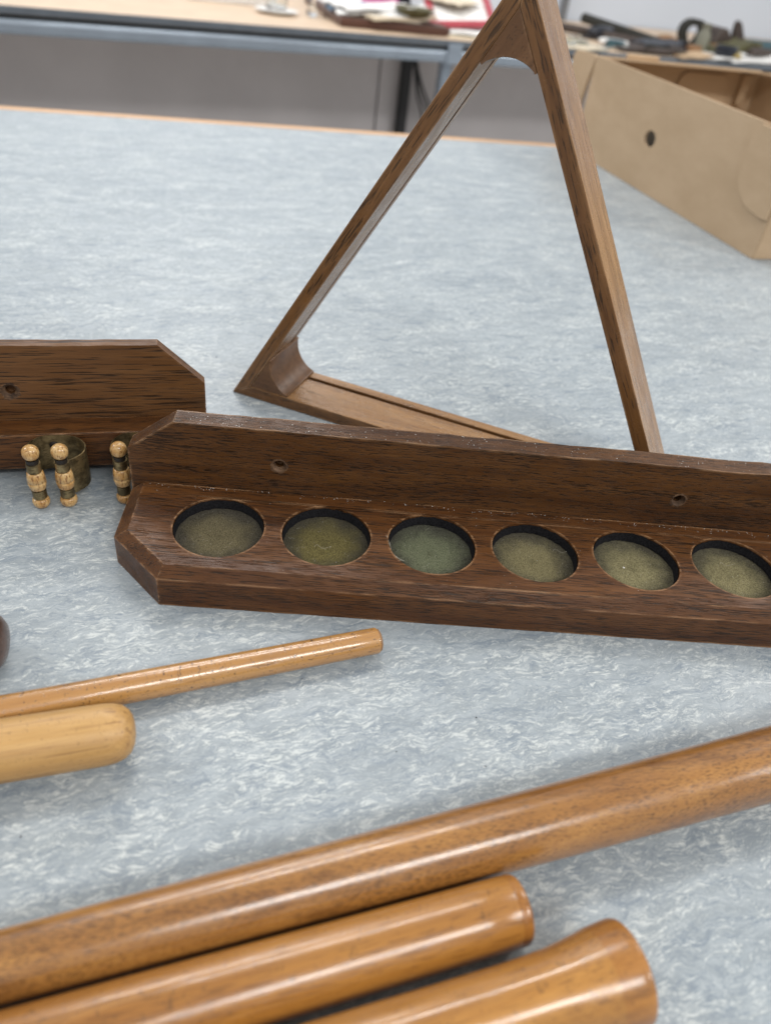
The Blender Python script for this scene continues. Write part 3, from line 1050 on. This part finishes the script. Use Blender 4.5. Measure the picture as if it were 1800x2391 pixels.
put('paper_sheet', sheet_bm(300, 210, 3, 24), WHITE, 'curled white paper sheets heaped on the brown picture frame', 'paper', -165, 200, -14, z=26, smooth=50)
put('paper_sheet', sheet_bm(230, 120, 8, 10), CREAM, 'cream booklet lying on the near edge of the brown picture frame', 'booklet', -140, 140, 8, z=26, smooth=50)
put('greeting_card', box_bm(-62, 66, -4, 4, 0, 70), MAGENTA, 'bright magenta card propped among the papers', 'card', -135, 300, 4, z=44, bevel=1)
put('book', box_bm(-26, 26, -8, 8, 0, 70), NAVY, 'black book spine standing right of the magenta card', 'book', -34, 345, 4, z=40, bevel=2)
put('cloth', sheet_bm(120, 110, 10, 12), BLUE, 'folded pale blue cloth at the left rail of the picture frame', 'cloth', -262, 265, -10, z=26, smooth=50)
put('dish', lathe_bm([(0, 0), (0, 30), (4, 44), (22, 62), (24, 62), (24, 58), (8, 40), (6, 0)], 36, 'Z'), OLIVE, 'olive green oval dish on the corner of the picture frame', 'dish', -95, 110, z=40, smooth=40)
put('board', box_bm(-110, 130, -100, 250, 0, 5), CREAM, 'cream mount board at the bench edge beneath the red edged folder', 'board', 130, 130, -10, bevel=1)
put('paper_sheet', sheet_bm(190, 240, 4, 10), WHITE, 'white sheet sticking out beneath the red edged folder', 'paper', 140, 170, -20, z=6, smooth=50)
fd = bt('red_frame', 'red plastic edged folder leaning on papers near the triangle apex', 'folder', 130, 300, -18, z=8)
fd.rotation_euler = (radians(16), radians(-6), BYAW - radians(18))
for (x0, x1, y0, y1) in ((-90, 130, -150, -126), (-90, 130, 150, 172), (-90, -66, -125.8, 149.8), (108, 130, -125.8, 149.8)):
    link('edge_strip', box_bm(x0, x1, y0, y1, 50, 66), RED, fd, bevel=4)
link('sheet', box_bm(-65.8, 107.8, -125.6, 149.6, 52, 58), WHITE, fd)

# right half of the bench, behind the box
rs = random.Random(21)
for k in range(9):
    u, v = 480 + rs.uniform(-70, 130), 110 + rs.uniform(-60, 170)
    a, h_ = rs.uniform(12, 24), rs.uniform(14, 34)
    o = put('trinket', lathe_bm([(0, 0), (0, a * .6), (2, a), (h_ * .4, a * .95), (h_ * .6, a * .4), (h_, a * .55), (h_ + 3, a * .2), (h_ + 3, 0)], 20, 'Z'), SILVER,
            'shiny silver trinket in the heap left of the long dark stick', 'trinket', u, v, smooth=30)
    o['group'] = 'silver trinkets behind the box'
bm = tube_bm([(868, 600, 40), (885, 470, 34), (915, 340, 28), (945, 200, 20)], [17, 17, 15, 14], 12)
o = link('stick', bm, STRAP, loc=BO, rot=(0, 0, BYAW), smooth=50)
tag(o, 'long dark stick slanting over the silver trinkets', 'stick')
bm = tube_bm([(640, 420, 22), (760, 320, 18), (880, 220, 15)], [14, 14, 13], 12)
o = link('stick', bm, LEATHER, loc=BO, rot=(0, 0, BYAW), smooth=50)
tag(o, 'shorter brown stick lying beneath the long dark stick', 'stick')
put('hand_mirror', lathe_bm([(0, 0), (0, 52), (6, 58), (14, 56), (16, 50), (16, 0)], 36, 'Z'), WHITE, 'pale oval mirror back lying below the long dark stick', 'mirror', 745, 200, smooth=40)
put('pouch', sheet_bm(170, 120, 20, 14), NAVY, 'crumpled black pouch right of the pale oval mirror', 'pouch', 900, 150, 8, smooth=60)
put('wooden_knob', lathe_bm([(0, 0), (0, 34), (8, 44), (26, 46), (38, 36), (44, 14), (45, 0)], 28, 'Z'), TAN, 'tan wooden knob beside the black pouch', 'knob', 985, 215, smooth=50)
put('folded_leather', sheet_bm(260, 130, 10, 14), LEATHER, 'flat brown leather piece spread beneath the pouch and knob', 'leather', 800, 90, -6, smooth=60)
put('cardboard_scrap', sheet_bm(150, 100, 8, 8), CARD, 'small cardboard scrap lying at the bench edge behind the box', 'cardboard', 950, 40, 4, smooth=60)
# coil of webbing standing on edge
bm = bmesh.new()
seg = 40
ring = []
for k in range(seg):
    t = 2 * pi * k / seg
    row = []
    for (r, y) in ((50, -18), (50, 18), (29, 18), (29, -18)):
        q = r + 3 * sin(3 * t)
        row.append(V(bm, q * cos(t) * 1.05, y, 52 + q * sin(t)))
    ring.append(row)
for k in range(seg):
    a, b = ring[k], ring[(k + 1) % seg]
    for i in range(4):
        j = (i + 1) % 4
        bm.faces.new([a[i], b[i], b[j], a[j]])
put('strap_coil', bm, STRAP, 'round coil of dark webbing strap standing on edge against the white wall', 'strap', 1128, 255, -8, smooth=40)
put('bottle', lathe_bm([(0, 0), (0, 22), (3, 25), (62, 25), (74, 16), (86, 15), (90, 17), (96, 16), (97, 0)], 32, 'Z'), flat('grey_green_tin', (.16, .16, .12), .4), 'small grey green bottle in front of the strap coil', 'bottle', 1095, 150, smooth=40)
# leather bag with raised flap
bag = bt('leather_bag', 'slumped dark brown leather bag with a flap sticking up', 'bag', 1280, 235, -4)
bag.scale = (.78, .78, .66)
bp = [(-120, 0), (150, 0), (160, 20), (130, 48), (80, 60), (50, 84), (20, 70), (-20, 84), (-50, 128), (-95, 120), (-125, 60)]
link('body', prism_bm(bp, XZ, -70, 60), LEATHER, bag, smooth=40, bevel=10)
fp = [(40, 40), (80, 40), (112, 60), (90, 100), (60, 150), (36, 168), (26, 150), (30, 100)]
link('flap', prism_bm(fp, XZ, -20, 10), LEATHER, bag, smooth=40, bevel=5)
put('cloth', sheet_bm(620, 220, 26, 16), TEAL, 'dark teal folded cloth right of the leather bag', 'cloth', 1640, 330, -4, smooth=60)
put('paper_sheet', sheet_bm(260, 150, 4, 8), WHITE, 'white paper lying in front of the leather bag', 'paper', 1005, 80, -12, smooth=50)
put('paper_sheet', sheet_bm(330, 130, 8, 10), WHITE, 'thick white paper stack in front of the teal cloth', 'paper', 1270, 68, 6, smooth=50)
put('paper_sheet', sheet_bm(240, 130, 3, 12), WHITE, 'curled white paper between the leather bag and the black lens', 'paper', 1130, 92, 20, z=5, smooth=50)
put('lens', lathe_bm([(0, 0), (0, 36), (8, 40), (26, 40), (30, 34), (24, 28), (24, 0)], 32, 'Z'), NAVY, 'black round lens lying on the white papers', 'lens', 1118, 40, z=14, smooth=40)
put('ruler', box_bm(-60, 70, -14, 14, 0, 10), YELLOW, 'short mustard yellow ruler poking out beside the black lens', 'ruler', 1172, 40, 50, z=14, bevel=2)
put('wallet', sheet_bm(150, 90, 20, 10), LEATHER, 'brown leather wallet between the papers and the teal cloth', 'wallet', 1330, 175, -6, z=4, smooth=50)

# small clutter along the bench edge behind the box
put('spoon', tube_bm([(-70, 0, 4), (0, 6, 6), (40, 8, 8), (52, 9, 7), (74, 10, 5), (92, 10, 6)], [3.5, 3.5, 4, 9, 15, 4], 12), SILVER, 'silver spoon lying in front of the trinket heap', 'spoon', 640, 60, 12, smooth=60)
put('tin_lid', lathe_bm([(0, 0), (0, 40), (9, 41), (11, 38), (7, 34), (6, 0)], 32, 'Z'), SILVER, 'round tin lid lying beside the silver spoon', 'lid', 560, 45, smooth=40)
put('watch_strap', ribbon_bm([(p.x, p.y) for p in smooth_path([(-70, 0, 0), (-40, 22, 0), (0, 10, 0), (30, -16, 0), (70, 6, 0)], 6)], 0, 26, 5), STRAP, 'narrow black strap curled in front of the black pouch', 'strap', 840, 50, smooth=50)
put('buckle', box_bm(-22, 22, -16, 16, 0, 14), SILVER, 'square silver buckle at the end of the narrow black strap', 'buckle', 915, 60, 20, bevel=5)
put('small_box', box_bm(-34, 34, -22, 22, 0, 30), TAN, 'little tan wooden box between the pouch and the bottle', 'box', 1020, 110, 14, bevel=3)
put('ticket', box_bm(-40, 40, -26, 26, 0, 2), CREAM, 'cream ticket lying in front of the little tan box', 'ticket', 1020, 45, -18, bevel=.5)
put('cork', lathe_bm([(0, 0), (0, 13), (1, 15), (34, 17), (36, 15), (36, 0)], 24, 'Z'), TAN, 'tan cork standing by the grey green bottle', 'cork', 1155, 150, smooth=40)
put('cup', lathe_bm([(0, 0), (0, 24), (4, 30), (44, 40), (46, 39), (44, 37), (6, 28), (5, 0)], 32, 'Z'), OLIVE, 'olive enamel cup between the leather bag and the wallet', 'cup', 1405, 215, smooth=40)
put('brush', box_bm(-66, 66, -15, 15, 0, 22), LEATHER, 'dark brown brush lying on the thick white paper stack', 'brush', 1310, 70, 14, z=19, bevel=6)
put('envelope', sheet_bm(170, 110, 4, 6), CREAM, 'cream envelope lying under the round tin lid', 'envelope', 480, 50, -8, z=-.2, smooth=50)
put('scissors', tube_bm([(-80, 0, 5), (-20, 4, 6), (10, 6, 7), (60, 16, 7), (86, 26, 6), (92, 44, 6), (74, 48, 6), (60, 32, 6)], [2, 5, 5, 5, 5, 5, 5, 5], 8), NAVY, 'black handled scissors half hidden behind the long dark stick', 'scissors', 720, 300, -10, smooth=50)

put('paper_sheet', sheet_bm(110, 150, 3, 10), CREAM, 'small cream leaflet lying on the red edged folder', 'leaflet', 120, 290, 24, z=70, smooth=50)
put('paper_sheet', sheet_bm(250, 230, 3, 14), WHITE, 'large open white sheets covering the left of the picture frame', 'paper', -205, 250, 10, z=40, smooth=50)
kr = bt('key_bunch', 'bunch of dark keys on a ring at the bench edge', 'keys', 720, 60, 30)
link('ring', tube_bm([(18 * cos(t * .4), 18 * sin(t * .4), 3) for t in range(17)], 1.8, 6), SILVER, kr, smooth=60)
for a in (20, 75, 140):
    link('key', tube_bm([(18 * cos(radians(a)), 18 * sin(radians(a)), 3), (50 * cos(radians(a)), 50 * sin(radians(a)), 4), (62 * cos(radians(a)) + 6, 62 * sin(radians(a)), 3)], [6, 3, 5], 8), STEEL_DK, kr, smooth=50)
put('chain', tube_bm(smooth_path([(-90, 0, 5), (-50, 20, 6), (0, 4, 5), (40, 26, 7), (90, 10, 5)], 8), [5 + 2 * (i % 2) for i in range(33)], 8), SILVER, 'silver chain strewn before the trinket heap', 'chain', 480, 95, 10)
put('spectacle_case', lathe_bm([(-72, 0), (-70, 12), (-60, 19), (0, 22), (60, 19), (70, 12), (72, 0)], 24, 'X'), NAVY, 'black spectacle case behind the pale oval mirror', 'case', 770, 330, 20, z=22, smooth=50)
pk = bt('penknife', 'brown handled penknife with folded blade behind the cardboard scrap', 'penknife', 940, 110, -24)
link('handle', box_bm(-46, 46, -10, 10, 0, 16), LEATHER, pk, bevel=5)
link('blade', box_bm(-40, 38, 10.2, 14, 4, 9), SILVER, pk, bevel=1)
put('glove', sheet_bm(190, 120, 24, 26), OLIVE, 'crumpled olive glove in front of the leather bag', 'glove', 1200, 150, 12, smooth=60)
put('ribbon_roll', lathe_bm([(0, 8), (0, 30), (2, 32), (22, 32), (24, 30), (24, 8)], 28, 'Z'), TEAL, 'small roll of teal ribbon between the mirror and the keys', 'ribbon', 690, 120, smooth=40)
